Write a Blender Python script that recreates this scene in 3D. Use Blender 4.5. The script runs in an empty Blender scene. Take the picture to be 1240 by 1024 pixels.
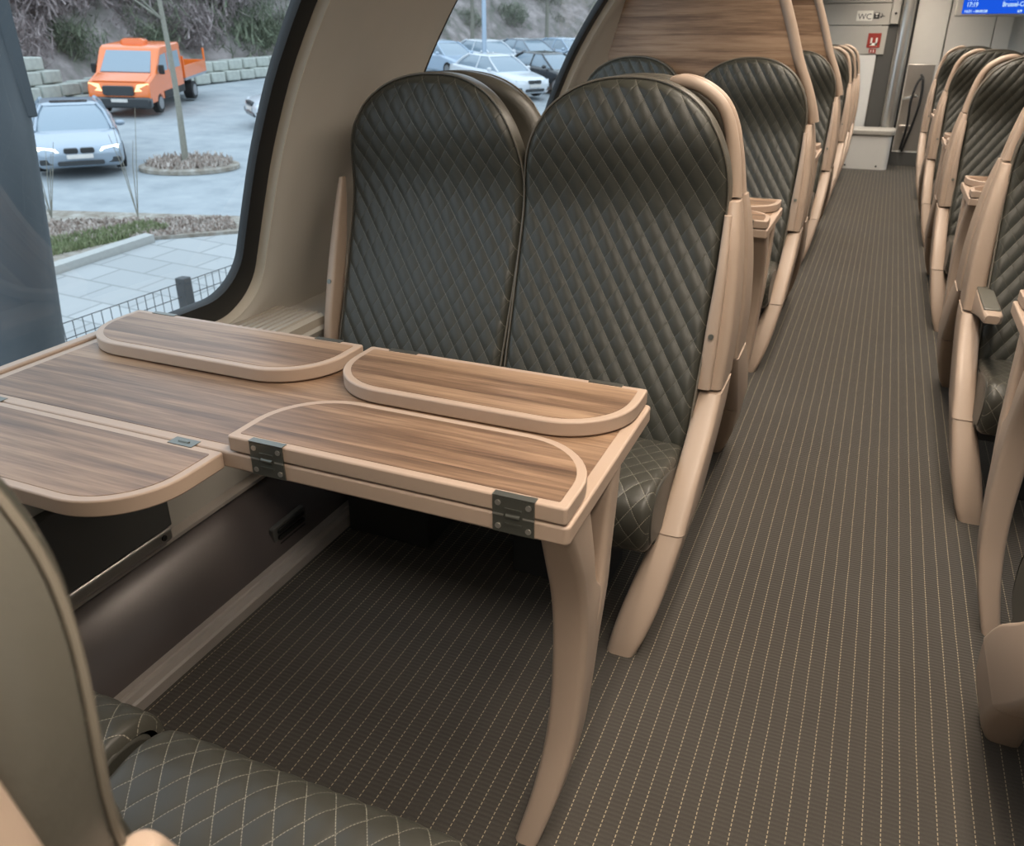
import bpy, bmesh, math, random
from mathutils import Vector, Matrix
PI = math.pi
random.seed(7)
scene = bpy.context.scene
COL = scene.collection

# ------------------------------------------------------------------ helpers
class MB:
    """Collects vertices and faces (with optional uv per vertex) for one mesh."""
    def __init__(s):
        s.v = []; s.f = []; s.uv = {}; s.m = []; s.cur = 0
    def add(s, verts, faces, uvs=None):
        o = len(s.v)
        s.v += [tuple(p) for p in verts]
        for f in faces:
            s.f.append(tuple(i + o for i in f)); s.m.append(s.cur)
        if uvs:
            for i, q in enumerate(uvs): s.uv[o + i] = q
        return s
    def box(s, x0, x1, y0, y1, z0, z1):
        x0, x1 = min(x0, x1), max(x0, x1)
        return s.add([(x0,y0,z0),(x1,y0,z0),(x1,y1,z0),(x0,y1,z0),(x0,y0,z1),(x1,y0,z1),(x1,y1,z1),(x0,y1,z1)],
                     [(0,3,2,1),(4,5,6,7),(0,1,5,4),(1,2,6,5),(2,3,7,6),(3,0,4,7)])
    def loft(s, rings, closed=True, cap=True):
        n = len(rings[0]); v = [p for r in rings for p in r]; f = []
        for i in range(len(rings) - 1):
            for j in range(n if closed else n - 1):
                k = (j + 1) % n
                f.append((i*n+j, i*n+k, (i+1)*n+k, (i+1)*n+j))
        if cap and closed:
            f.append(tuple(range(n))[::-1]); f.append(tuple(range((len(rings)-1)*n, len(rings)*n)))
        return s.add(v, f)
    def prism(s, poly, lo, hi, axis='z'):
        def P(a, b, c):
            return {'z': (a,b,c), 'y': (a,c,b), 'x': (c,a,b)}[axis]
        return s.loft([[P(a,b,lo) for a,b in poly], [P(a,b,hi) for a,b in poly]])
    def tube(s, path, r, n=10, sy=1.0):
        path = [Vector(p) for p in path]
        rs = r if isinstance(r, (list, tuple)) else [r]*len(path)
        rings = []; up = None
        for i, p in enumerate(path):
            t = (path[min(i+1, len(path)-1)] - path[max(i-1, 0)]).normalized()
            if up is None:
                a = Vector((0,1,0)) if abs(t.y) < .8 else Vector((0,0,1))
                up = (a - t*a.dot(t)).normalized()
            else:
                up = (up - t*up.dot(t)).normalized()
            b = t.cross(up)
            rings.append([p + (b*math.cos(2*PI*k/n) + up*sy*math.sin(2*PI*k/n))*rs[i] for k in range(n)])
        return s.loft(rings)
    def cyl(s, c, axis, r, h, n=24, r2=None):
        c = Vector(c); a = Vector(axis).normalized()
        u = a.orthogonal().normalized(); w = a.cross(u); r2 = r if r2 is None else r2
        ring = lambda d, rr: [c + a*d + (u*math.cos(2*PI*k/n) + w*math.sin(2*PI*k/n))*rr for k in range(n)]
        return s.loft([ring(-h/2, r), ring(h/2, r2)])
    def ell(s, c, rx, ry, rz, n=12, m=8, jit=0):
        c = Vector(c); rings = []
        for i in range(1, m):
            a = PI*i/m
            rings.append([c + Vector((rx*math.sin(a)*math.cos(2*PI*k/n), ry*math.sin(a)*math.sin(2*PI*k/n), -rz*math.cos(a)))*(1+random.uniform(-jit,jit)) for k in range(n)])
        return s.loft(rings)
    def build(s, name, mat, parent=None, smooth=40, bevel=0, seg=2, loc=None, rz=0, sx=1, subsurf=0):
        me = bpy.data.meshes.new(name)
        vs = [(p[0]*sx, p[1], p[2]) for p in s.v]
        me.from_pydata(vs, [], s.f)
        mats = mat if isinstance(mat, (list, tuple)) else [mat]
        for m_ in mats: me.materials.append(m_)
        if len(mats) > 1:
            for p, i in zip(me.polygons, s.m): p.material_index = i
        if s.uv:
            L = me.uv_layers.new(name='UVMap')
            for lp in me.loops:
                L.data[lp.index].uv = s.uv.get(lp.vertex_index, (0, 0))
        bm = bmesh.new(); bm.from_mesh(me)
        bmesh.ops.recalc_face_normals(bm, faces=bm.faces)
        bm.to_mesh(me); bm.free()
        if smooth:
            me.shade_smooth()
            me.set_sharp_from_angle(angle=math.radians(smooth))
        o = bpy.data.objects.new(name, me); COL.objects.link(o)
        if parent is not None: o.parent = parent
        if loc is not None: o.location = loc
        o.rotation_euler.z = rz
        if bevel:
            b = o.modifiers.new('bevel', 'BEVEL'); b.width = bevel; b.segments = seg; b.limit_method = 'ANGLE'; b.angle_limit = math.radians(35)
            b.harden_normals = False
        if subsurf:
            b = o.modifiers.new('sub', 'SUBSURF'); b.levels = subsurf; b.render_levels = subsurf
        return o

def tag(o, label, cat, group=None):
    o['label'] = label; o['category'] = cat
    if group: o['group'] = group
    return o
def thing(name, label, cat, loc=(0,0,0), rz=0, group=None):
    o = bpy.data.objects.new(name, None); COL.objects.link(o)
    o.location = loc; o.rotation_euler.z = rz; o.empty_display_size = .1
    return tag(o, label, cat, group)
def struct(o):
    o['kind'] = 'structure'; return o
def stuff(o, label, cat):
    o['kind'] = 'stuff'; return tag(o, label, cat)
def dup(o, parent=None):
    kids = list(o.children)
    c = o.copy(); COL.objects.link(c)
    if parent is not None: c.parent = parent
    for k in kids: dup(k, c)
    return c
def rrect(x0, x1, y0, y1, r, n=6):
    """rounded rectangle polygon; r one radius or (bl, br, tr, tl)"""
    R = r if isinstance(r, (tuple, list)) else (r,)*4
    out = []
    for (cx, cy, a0), q in zip(((x0, y0, 180), (x1, y0, 270), (x1, y1, 0), (x0, y1, 90)), R):
        ox = cx + (q if cx == x0 else -q); oy = cy + (q if cy == y0 else -q)
        if q < 1e-6: out.append((cx, cy)); continue
        for k in range(n + 1):
            a = math.radians(a0 + 90*k/n); out.append((ox + q*math.cos(a), oy + q*math.sin(a)))
    return out
def lerp(a, b, t): return a + (b-a)*t
def interp(pts, t):
    for (a, b) in zip(pts, pts[1:]):
        if t <= b[0]:
            k = (t-a[0])/(b[0]-a[0]); k = max(k, 0)
            return [lerp(p, q, k) for p, q in zip(a[1:], b[1:])]
    return list(pts[-1][1:])
def smooth_pts(pts, n=6):
    """Catmull-Rom through points"""
    P = [Vector(p) for p in pts]; P = [P[0]*2-P[1]] + P + [P[-1]*2-P[-2]]
    out = []
    for i in range(1, len(P)-2):
        for k in range(n):
            t = k/n
            out.append(.5*((2*P[i]) + (P[i+1]-P[i-1])*t + (2*P[i-1]-5*P[i]+4*P[i+1]-P[i+2])*t*t + (3*P[i]-P[i-1]-3*P[i+1]+P[i+2])*t**3))
    out.append(P[-2]); return out

# ---------------------------------------------------------------- materials
class NT:
    def __init__(s, name):
        s.m = bpy.data.materials.new(name); s.m.use_nodes = True
        s.t = s.m.node_tree; s.t.nodes.clear()
        s.out = s.n('ShaderNodeOutputMaterial')
    def n(s, typ, **kw):
        x = s.t.nodes.new(typ)
        for k, v in kw.items():
            if k.startswith('i_'): x.inputs[int(k[2:]) if k[2:].isdigit() else k[2:].replace('_', ' ')].default_value = v
            else: setattr(x, k, v)
        return x
    def l(s, a, b): s.t.links.new(a, b)
    def math(s, op, a, b=None, c=None):
        x = s.n('ShaderNodeMath', operation=op)
        for i, q in enumerate((a, b, c)):
            if q is None: continue
            if isinstance(q, (int, float)): x.inputs[i].default_value = q
            else: s.l(q, x.inputs[i])
        return x.outputs[0]
    def pr(s, col=None, rough=.5, metal=0, spec=.5, **kw):
        p = s.n('ShaderNodeBsdfPrincipled')
        if col is not None and not hasattr(col, 'is_linked'): p.inputs['Base Color'].default_value = (*col, 1)
        elif col is not None: s.l(col, p.inputs['Base Color'])
        p.inputs['Roughness'].default_value = rough; p.inputs['Metallic'].default_value = metal
        p.inputs['Specular IOR Level'].default_value = spec
        for k, v in kw.items(): p.inputs[k.replace('_', ' ')].default_value = v
        s.l(p.outputs[0], s.out.inputs[0]); return p
    def mix(s, fac, a, b):
        x = s.n('ShaderNodeMix', data_type='RGBA')
        for i, q in ((0, fac), (6, a), (7, b)):
            if isinstance(q, (int, float)): x.inputs[i].default_value = q
            elif isinstance(q, tuple): x.inputs[i].default_value = (*q, 1)
            else: s.l(q, x.inputs[i])
        return x.outputs[2]
    def coord(s, kind='Object', scale=None, rot=None):
        c = s.n('ShaderNodeTexCoord').outputs[kind]
        if scale or rot:
            mp = s.n('ShaderNodeMapping')
            if scale: mp.inputs['Scale'].default_value = scale
            if rot: mp.inputs['Rotation'].default_value = rot
            s.l(c, mp.inputs[0]); c = mp.outputs[0]
        return c
    def noise(s, vec, scale=5, detail=3, rough=.5):
        x = s.n('ShaderNodeTexNoise'); x.inputs['Scale'].default_value = scale; x.inputs['Detail'].default_value = detail; x.inputs['Roughness'].default_value = rough
        s.l(vec, x.inputs['Vector']); return x.outputs[0]
    def ramp(s, fac, stops):
        x = s.n('ShaderNodeValToRGB'); e = x.color_ramp.elements
        while len(e) < len(stops): e.new(.5)
        for q, (p, c) in zip(e, stops): q.position = p; q.color = (*c, 1)
        s.l(fac, x.inputs[0]); return x.outputs[0]
    def bump(s, h, p, strength=.3, dist=.002):
        b = s.n('ShaderNodeBump'); b.inputs['Strength'].default_value = strength; b.inputs['Distance'].default_value = dist
        s.l(h, b.inputs['Height']); s.l(b.outputs[0], p.inputs['Normal']); return b

def plain(name, col, rough=.5, metal=0, spec=.5, var=.06, nscale=12, bump=0, bscale=200, **kw):
    t = NT(name); c = t.coord()
    n = t.noise(c, nscale, 3)
    k = t.mix(n, tuple(x*(1-var) for x in col), tuple(min(1, x*(1+var)) for x in col))
    p = t.pr(k, rough, metal, spec, **kw)
    if bump: t.bump(t.noise(c, bscale, 2), p, bump, .0015)
    return t.m
def emit(name, col, s):
    t = NT(name); e = t.n('ShaderNodeEmission'); e.inputs[0].default_value = (*col, 1); e.inputs[1].default_value = s
    t.l(e.outputs[0], t.out.inputs[0]); return t.m

M = {}
PINK = (.385, .29, .222)
M['pink'] = plain('salmon_beige_plastic', PINK, .42, spec=.4, var=.02, bump=.05, bscale=500)
M['pinkrim'] = plain('salmon_beige_edging', (.385, .285, .217), .44, spec=.4, var=.02)
M['plainleather'] = plain('plain_olive_leather', (.105, .10, .082), .42, spec=.5, var=.06, bump=.25, bscale=260)
M['sidegrey'] = plain('grey_back_bolster_leather', (.082, .075, .060), .38, spec=.5, var=.05, bump=.3, bscale=150)
M['piping'] = plain('tan_piping', (.13, .112, .085), .5)
M['black'] = plain('black_rubber', (.012, .012, .012), .55)
M['darkgap'] = plain('dark_underframe', (.02, .02, .02), .6)
M['wallgrey'] = plain('warm_grey_wall_panel', (.50, .465, .41), .5, spec=.35, var=.03)
M['lip'] = plain('cream_window_lip', (.62, .57, .48), .5, var=.02)
M['ledge'] = plain('beige_ribbed_ledge', (.44, .39, .32), .5, var=.03)
M['ceil'] = plain('off_white_ceiling', (.62, .60, .56), .6)
M['hinge'] = plain('gunmetal_hinge', (.15, .15, .13), .36, metal=.75, var=.1)
M['steel'] = plain('brushed_steel', (.55, .52, .48), .32, metal=.85, var=.05)
M['alu'] = plain('satin_aluminium_rail', (.46, .41, .365), .40, metal=.35, var=.01)
M['duct'] = plain('dark_brown_grey_duct', (.12, .10, .094), .34, metal=.25, spec=.6, var=.04)
M['boxgrey'] = plain('dark_grey_box_panel', (.085, .083, .078), .55, var=.04)
M['endgrey'] = plain('grey_end_panel', (.44, .42, .38), .5, var=.03)
M['endlight'] = plain('light_end_panel', (.62, .60, .56), .5, var=.03)
M['white'] = plain('white_panel', (.74, .73, .70), .5, var=.02)
M['screen'] = emit('blue_screen', (.012, .10, .75), 1.0)
M['screentext'] = emit('screen_letters', (.55, .8, 1.0), 1.0)
M['lamp'] = emit('ceiling_diffuser', (1, .88, .74), 3.0)
M['red'] = plain('red_sign', (.30, .03, .02), .5)
M['signwhite'] = plain('sign_white', (.8, .78, .72), .5)
M['signblack'] = plain('sign_black', (.02, .02, .02), .5)

def quilted(name, col, weak=.35, stitch=(.20,.185,.145)):
    t = NT(name)
    uv = t.n('ShaderNodeTexCoord').outputs['UV']
    sp = t.n('ShaderNodeSeparateXYZ'); t.l(uv, sp.inputs[0])
    a = t.math('DIVIDE', sp.outputs[0], .045); b = t.math('DIVIDE', sp.outputs[1], .068)
    p = t.math('ADD', a, b); q = t.math('SUBTRACT', a, b)
    dp = t.math('PINGPONG', p, .5); dq = t.math('PINGPONG', q, .5)   # 0 on a stitch line
    dash = lambda w: t.math('LESS_THAN', t.math('FRACT', t.math('MULTIPLY', w, 9.0)), .72)
    sa = t.math('MULTIPLY', t.math('LESS_THAN', dp, .014), dash(q))
    sb = t.math('MULTIPLY', t.math('LESS_THAN', dq, .014), dash(p))
    st = t.math('MAXIMUM', sa, t.math('MULTIPLY', sb, weak))
    c = t.coord()
    n = t.noise(c, 9, 3)
    base = t.mix(n, tuple(x*.86 for x in col), tuple(x*1.14 for x in col))
    k = t.mix(st, base, stitch)
    pr = t.pr(k, .42, 0, .36)
    gr = t.noise(c, 420, 2)
    gro = t.math('MULTIPLY', t.math('SMOOTH_MIN', t.math('MINIMUM', dp, dq), .07, .05), 9.0)
    h = t.math('ADD', t.math('MULTIPLY', gr, .18), gro)
    t.bump(h, pr, .35, .002)
    return t.m
M['quilt'] = quilted('quilted_dark_olive_leather', (.043, .042, .033))
M['quiltseat'] = quilted('quilted_cushion_leather', (.050, .047, .037), .9, (.29,.265,.205))

def wood(name, cross, shift=0.0, g=1.0):
    t = NT(name)
    c = t.coord('Object')
    sp = t.n('ShaderNodeSeparateXYZ'); t.l(c, sp.inputs[0])
    al = sp.outputs[0]; cr = sp.outputs[1 if cross == 'y' else 2]
    strip = t.math('FLOOR', t.math('DIVIDE', t.math('ADD', cr, shift), .083))
    wn = t.n('ShaderNodeTexWhiteNoise', noise_dimensions='1D'); t.l(strip, wn.inputs['W'])
    cv = t.n('ShaderNodeCombineXYZ')
    t.l(t.math('ADD', t.math('MULTIPLY', al, 1.3), t.math('MULTIPLY', wn.outputs[0], 31.0)), cv.inputs[0])
    t.l(t.math('MULTIPLY', cr, 24.0), cv.inputs[1])
    n1 = t.noise(cv.outputs[0], 1.6, 5, .6)
    cv2 = t.n('ShaderNodeCombineXYZ')
    t.l(t.math('MULTIPLY', al, 6.0), cv2.inputs[0]); t.l(t.math('MULTIPLY', cr, 160.0), cv2.inputs[1]); t.l(wn.outputs[0], cv2.inputs[2])
    n2 = t.noise(cv2.outputs[0], 1.5, 3, .6)
    f = t.math('ADD', t.math('MULTIPLY', n1, .72), t.math('MULTIPLY', n2, .28))
    f = t.math('ADD', f, t.math('MULTIPLY', t.math('SUBTRACT', wn.outputs[0], .5), .16))
    k = t.ramp(f, [(.28, (.075, .038, .019)), (.44, (.165, .090, .046)), (.56, (.265, .155, .083)), (.74, (.36, .225, .128))])
    hs = t.n('ShaderNodeHueSaturation'); hs.inputs['Value'].default_value = g; hs.inputs['Saturation'].default_value = .90; t.l(k, hs.inputs['Color']); k = hs.outputs[0]
    p = t.pr(k, .42, 0, .45)
    t.bump(n2, p, .12, .0008)
    return t.m
M['wood'] = wood('walnut_laminate', 'y', 0.0, 1.04)
M['woodwall'] = wood('walnut_partition_laminate', 'z', .03, 1.3)

def carpet():
    t = NT('striped_carpet')
    c = t.coord(); sp = t.n('ShaderNodeSeparateXYZ'); t.l(c, sp.inputs[0])
    x, y = sp.outputs[0], sp.outputs[1]
    wob = t.math('MULTIPLY', t.math('SUBTRACT', t.noise(c, 6, 2), .5), .003)
    f = t.math('PINGPONG', t.math('ADD', t.math('SUBTRACT', x, .245), wob), .01565)
    line = t.math('LESS_THAN', f, .00085)
    dash = t.math('LESS_THAN', t.math('FRACT', t.math('DIVIDE', y, .0105)), .62)
    st = t.math('MULTIPLY', line, dash)
    rib = t.math('SINE', t.math('MULTIPLY', y, 2*PI/.0105))
    n = t.noise(c, 3, 4, .6); n2 = t.noise(c, 260, 2)
    base = t.mix(n, (.054, .047, .039), (.076, .067, .055))
    base = t.mix(t.math('MULTIPLY', n2, .5), base, (.030, .026, .021))
    base = t.mix(t.math('MULTIPLY', t.math('ADD', rib, 1.0), .11), base, (.022, .019, .016))
    k = t.mix(st, base, (.36, .30, .20))
    p = t.pr(k, .9, 0, .2, Sheen_Weight=.12)
    h = t.math('ADD', t.math('MULTIPLY', rib, .5), t.math('MULTIPLY', n2, .6))
    t.bump(h, p, .5, .002)
    return t.m
M['carpet'] = carpet()

def glass():
    t = NT('window_glass')
    tr = t.n('ShaderNodeBsdfTransparent'); tr.inputs[0].default_value = (.80, .88, .93, 1)
    gl = t.n('ShaderNodeBsdfGlossy'); gl.inputs['Roughness'].default_value = .01
    lw = t.n('ShaderNodeLayerWeight'); lw.inputs[0].default_value = .5
    fr = t.math('ADD', t.math('MULTIPLY', t.math('POWER', lw.outputs['Facing'], 5.0), .9), .07)
    mx = t.n('ShaderNodeMixShader'); t.l(fr, mx.inputs[0]); t.l(tr.outputs[0], mx.inputs[1]); t.l(gl.outputs[0], mx.inputs[2])
    t.l(mx.outputs[0], t.out.inputs[0]); return t.m
M['glass'] = glass()
LAMP_W = 13.5
SKY = 2.35
# -------------------------------------------------------------------- seats
M['seatdark'] = plain('dark_olive_leather', (.05, .048, .039), .42, var=.1, bump=.2, bscale=300)
YF = [(.38,-.19),(.5,-.155),(.6,-.115),(.7,-.075),(.8,-.038),(.88,-.012),(.94,-.002),(1.0,-.010),(1.05,-.022),(1.10,-.027),(1.15,-.018),(1.19,-.006),(1.215,.012)]
def yf(z): return interp(YF, z)[0]
_cs = [0.0]
ZT, ZA, HW = 1.209, .94, .252
def row_list():
    rows = []
    for i in range(118):
        z = lerp(.385, ZA, i/118); rows.append((z, lerp(.244, HW, min(1, (z-.385)/.4))))
    for i in range(56):
        th = PI/2*.985*i/55; e = 2/2.3
        rows.append((ZA + (ZT-ZA)*math.sin(th)**e, HW*max(math.cos(th), 0)**e))
    return rows
ROWS = row_list()
YS = []                                   # smoothed front profile on the rows
for z, w in ROWS: YS.append(sum(yf(z+d) for d in (-.03,-.02,-.01,0,.01,.02,.03))/7 if z < 1.17 else yf(z))
ARC = [0.0]
for i in range(1, len(ROWS)): ARC.append(ARC[-1] + math.hypot(ROWS[i][0]-ROWS[i-1][0], YS[i]-YS[i-1]))
def quilt(u, v):
    a = abs(math.sin(PI*(u/.045 + v/.068))); b = abs(math.sin(PI*(u/.045 - v/.068)))
    return .0062*(a**.6)*(.80 + .20*b**.5)
def quilt_flat(u, v):
    a = abs(math.sin(PI*(u/.045 + v/.068))); b = abs(math.sin(PI*(u/.045 - v/.068)))
    return .0028*(a**.5)*(.5 + .5*b**.5)
def back_front(mb):
    n = 108; R = .014; v = []; uv = []
    for i, (z, w) in enumerate(ROWS):
        for j in range(n+1):
            s = -1 + 2*j/n; x = w*s
            d = w*(1-abs(s))
            if z > ZA: d = max(0, 1 - ((abs(x)/HW)**2.3 + ((z-ZA)/(ZT-ZA))**2.3)**(1/2.3))*.25
            y = YS[i]
            q = max(0, R-d); y += R - math.sqrt(max(0, R*R-q*q))
            y -= quilt(x, ARC[i])*min(1, d/.016)
            v.append((x, y, z)); uv.append((x, ARC[i]))
    f = [(i*(n+1)+j, i*(n+1)+j+1, (i+1)*(n+1)+j+1, (i+1)*(n+1)+j) for i in range(len(ROWS)-1) for j in range(n)]
    mb.add(v, f, uv)
def outline():
    idx = list(range(0, 118, 4)) + list(range(118, len(ROWS), 2)) + [len(ROWS)-1]
    pts = [(-ROWS[i][1], YS[i]+.014, ROWS[i][0]) for i in idx]
    return pts, [(-x, y, z) for x, y, z in pts[::-1]]
def band(mb, depth=.056):
    L, R = outline(); P = L + R; rings = []
    N = []
    for i in range(len(P)):
        a = P[max(i-1, 0)]; b = P[min(i+1, len(P)-1)]
        d = Vector((b[0]-a[0], 0, b[2]-a[2])); d.normalize(); N.append(Vector((-d.z, 0, d.x)))
    for dd, o in ((-.004,-.006),(.0,.003),(.012,.0045),(.03,.006),(.046,.006),(.06,.002),(.069,-.007),(.074,-.022)):
        rings.append([(p[0]+n.x*o, p[1]+dd*depth/.074, p[2]+n.z*o) for p, n in zip(P, N)])
    o = len(mb.v)
    mb.loft(rings, closed=False)
    k = len(P); base = o + (len(rings)-1)*k
    mb.f += [(base+i, base+i+1, base+k-2-i, base+k-1-i) for i in range(k//2-1)]
    mb.m += [mb.cur]*(k//2-1)
def pipe(mb):
    L, R = outline(); P = L + R
    mb.tube([(x*1.012, y-.004, z + (.003 if abs(x) < .2 else 0)) for x, y, z in P], .0026, 6)
def cushion(mb, body, c):
    prof = smooth_pts([(0,-.085,.375),(0,-.14,.395),(0,-.24,.408),(0,-(.24+c-.075)/2,.420),(0,-c+.075,.428),(0,-c+.035,.420),(0,-c+.010,.400),(0,-c,.365),(0,-c+.004,.325),(0,-c+.022,.288),(0,-c+.062,.272)], 15)
    n = 108; hw = .243; R = .018; v = []; uv = []; arc = 0; m = len(prof)
    for i, p in enumerate(prof):
        if i: arc += (p-prof[i-1]).length
        t = prof[min(i+1, m-1)] - prof[max(i-1, 0)]; t.normalize(); nr = Vector((0, t.z, -t.y))
        if nr.z < -.2 and i < m*.6: nr = -nr
        nr = Vector((0, t.z, -t.y)); 
        for j in range(n+1):
            x = hw*(-1+2*j/n); d = hw-abs(x); q = max(0, R-d)
            off = -(R - math.sqrt(max(0, R*R-q*q))) + quilt_flat(x, arc)*min(1, d/.03)
            v.append((x, p.y+nr.y*off, p.z+nr.z*off)); uv.append((x, arc))
    f = [(i*(n+1)+j, i*(n+1)+j+1, (i+1)*(n+1)+j+1, (i+1)*(n+1)+j) for i in range(m-1) for j in range(n)]
    mb.add(v, f, uv)
    cen = Vector((0, -.27, .36))
    pp = []
    for p in prof[::5]:
        d = p-cen; pp.append((p.y - d.normalized().y*.026, p.z - d.normalized().z*.026))
    pp += [(-c+.08, .272), (-.09, .30)]
    body.prism(pp, -.2445, .2445, 'x')

def ring_xy(x0, x1, y0, y1, z, r=.012, n=4): return [(x, y, z) for x, y in rrect(x0, x1, y0, y1, r, n)]
def sections(mb, secs, r=.014, sub=5):
    P = smooth_pts([Vector((0,0,0))]*2, 1) if False else None
    out = []
    for i in range(len(secs)-1):
        for k in range(sub):
            t = k/sub
            p0 = secs[max(i-1,0)]; p1 = secs[i]; p2 = secs[i+1]; p3 = secs[min(i+2,len(secs)-1)]
            out.append([.5*(2*b+(c-a)*t+(2*a-5*b+4*c-d)*t*t+(3*b-a-3*c+d)*t**3) for a,b,c,d in zip(p0,p1,p2,p3)])
    out.append(list(secs[-1]))
    mb.loft([ring_xy(x0, x1, y0, y1, z, min(r, (x1-x0)*.45, abs(y1-y0)*.45)) for z, x0, x1, y0, y1 in out])

def screw(parent, c, axis, sx, r=.0065):
    MB().cyl(c, axis, r, .005, 14).build('screw', M['hinge'], parent, sx=sx)

def make_seat(kind, sx, cush=.52, arm='up', handle=True):
    root = thing('train_seat', 'quilted train seat', 'seat', group='quilted leather train seats')
    b = MB(); back_front(b); bk = b.build('backrest', M['quilt'], root, smooth=60, sx=sx)
    b = MB(); pipe(b); b.build('piping', M['piping'], bk, sx=sx)
    b = MB(); band(b); o = b.build('back_bolster', M['sidegrey'], root, smooth=60, sx=sx); o['label'] = 'plain grey leather side of the backrest'
    b = MB(); body = MB(); cushion(b, body, cush)
    cu = b.build('seat_cushion', M['quiltseat'], root, smooth=60, sx=sx)
    body.build('cushion_body', M['seatdark'], cu, bevel=.008, sx=sx)
    b = MB(); b.box(-.225, .225, -cush+.12, -.10, .22, .29); b.box(-.16, .10, -.30, -.14, .0, .225)
    o = b.build('underframe', M['darkgap'], root, bevel=.006, sx=sx); o['label'] = 'black frame under the cushion'
    if kind == 'aisle':
        b = MB(); sections(b, [(.0,.166,.232,-.51,-.41),(.05,.174,.251,-.498,-.375),(.12,.190,.271,-.472,-.315),(.2,.212,.285,-.430,-.240),(.268,.232,.296,-.385,-.175)], .018); f = b.build('foot', M['pink'], root, sx=sx)
        b = MB(); sections(b, [(.271,.233,.297,-.385,-.172),(.36,.244,.302,-.300,-.075),(.45,.248,.306,-.185,.01),(.515,.250,.306,-.11,.055)], .018); f = b.build('side_frame', M['pink'], root, sx=sx)
        b = MB(); sections(b, [(.522,.250,.304,-.100,.066),(.64,.253,.308,-.078,.072),(.76,.255,.304,-.050,.076),(.87,.252,.293,-.018,.080),(.948,.246,.279,.018,.082)], .016); b.v = [(x, y, z if arm != 'half' else .522+(z-.522)*.88) for x, y, z in b.v]; pn = b.build('side_panel', M['pink'], root, sx=sx)
        if arm == 'up':
            b = MB(); sections(b, [(.528,.247,.280,-.122,-.07),(.66,.250,.281,-.096,-.05),(.80,.255,.278,-.062,-.02),(.92,.252,.268,-.012,.02)], .008); a = b.build('armrest', M['pink'], root, sx=sx)
            screw(a, (.266,-.1,.655), (0,-1,.25), sx)
        elif arm == 'half':
            b = MB(); sections(b, [(.50,.247,.282,-.13,-.07),(.66,.250,.282,-.105,-.05),(.78,.252,.280,-.058,-.01),(.905,.250,.277,-.016,.02),(.925,.256,.271,-.006,.01)], .02); a = b.build('armrest', M['pink'], root, sx=sx)
        else:
            b = MB(); b.loft([[(x, y, z) for x, z in rrect(.236-w, .280+w*.3, z0, .592, .008, 3)] for y, w, z0 in ((-.04,.0,.50),(-.12,.004,.52),(-.26,.006,.548),(-.36,.004,.562),(-.385,-.006,.570))])
            a = b.build('armrest', M['pink'], root, sx=sx)
            MB().prism(rrect(.236, .279, -.33, -.055, .006), .588, .597).build('pad', M['plainleather'], a, bevel=.003, sx=sx)
        if handle:
            path = smooth_pts([(.082,.075,1.203),(.125,.075,1.201),(.164,.075,1.187),(.203,.075,1.158),(.229,.074,1.113),(.247,.071,1.04),(.260,.064,.952)], 6)
            if arm == 'half': path = [p + Vector((.0, -.006, -.006)) for p in path]
            rs = [lerp(.0145, .0185, max(0, (i-22)/14)) for i in range(len(path))]; rs[0] = .007; rs[1] = .011; rs[2] = .0135
            MB().tube(path, rs, 14).build('grab_handle', M['pink'], root, smooth=60, sx=sx)
    else:
        b = MB(); sections(b, [(.42,-.284,-.262,-.19,-.14),(.56,-.287,-.262,-.16,-.095),(.70,-.289,-.262,-.118,-.055),(.84,-.284,-.262,-.075,-.025),(.95,-.274,-.262,-.04,-.018)], .01); a = b.build('armrest', M['pink'], root, sx=sx)
        screw(a, (-.276,-.124,.68), (0,-1,.25), sx)
    return root

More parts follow.
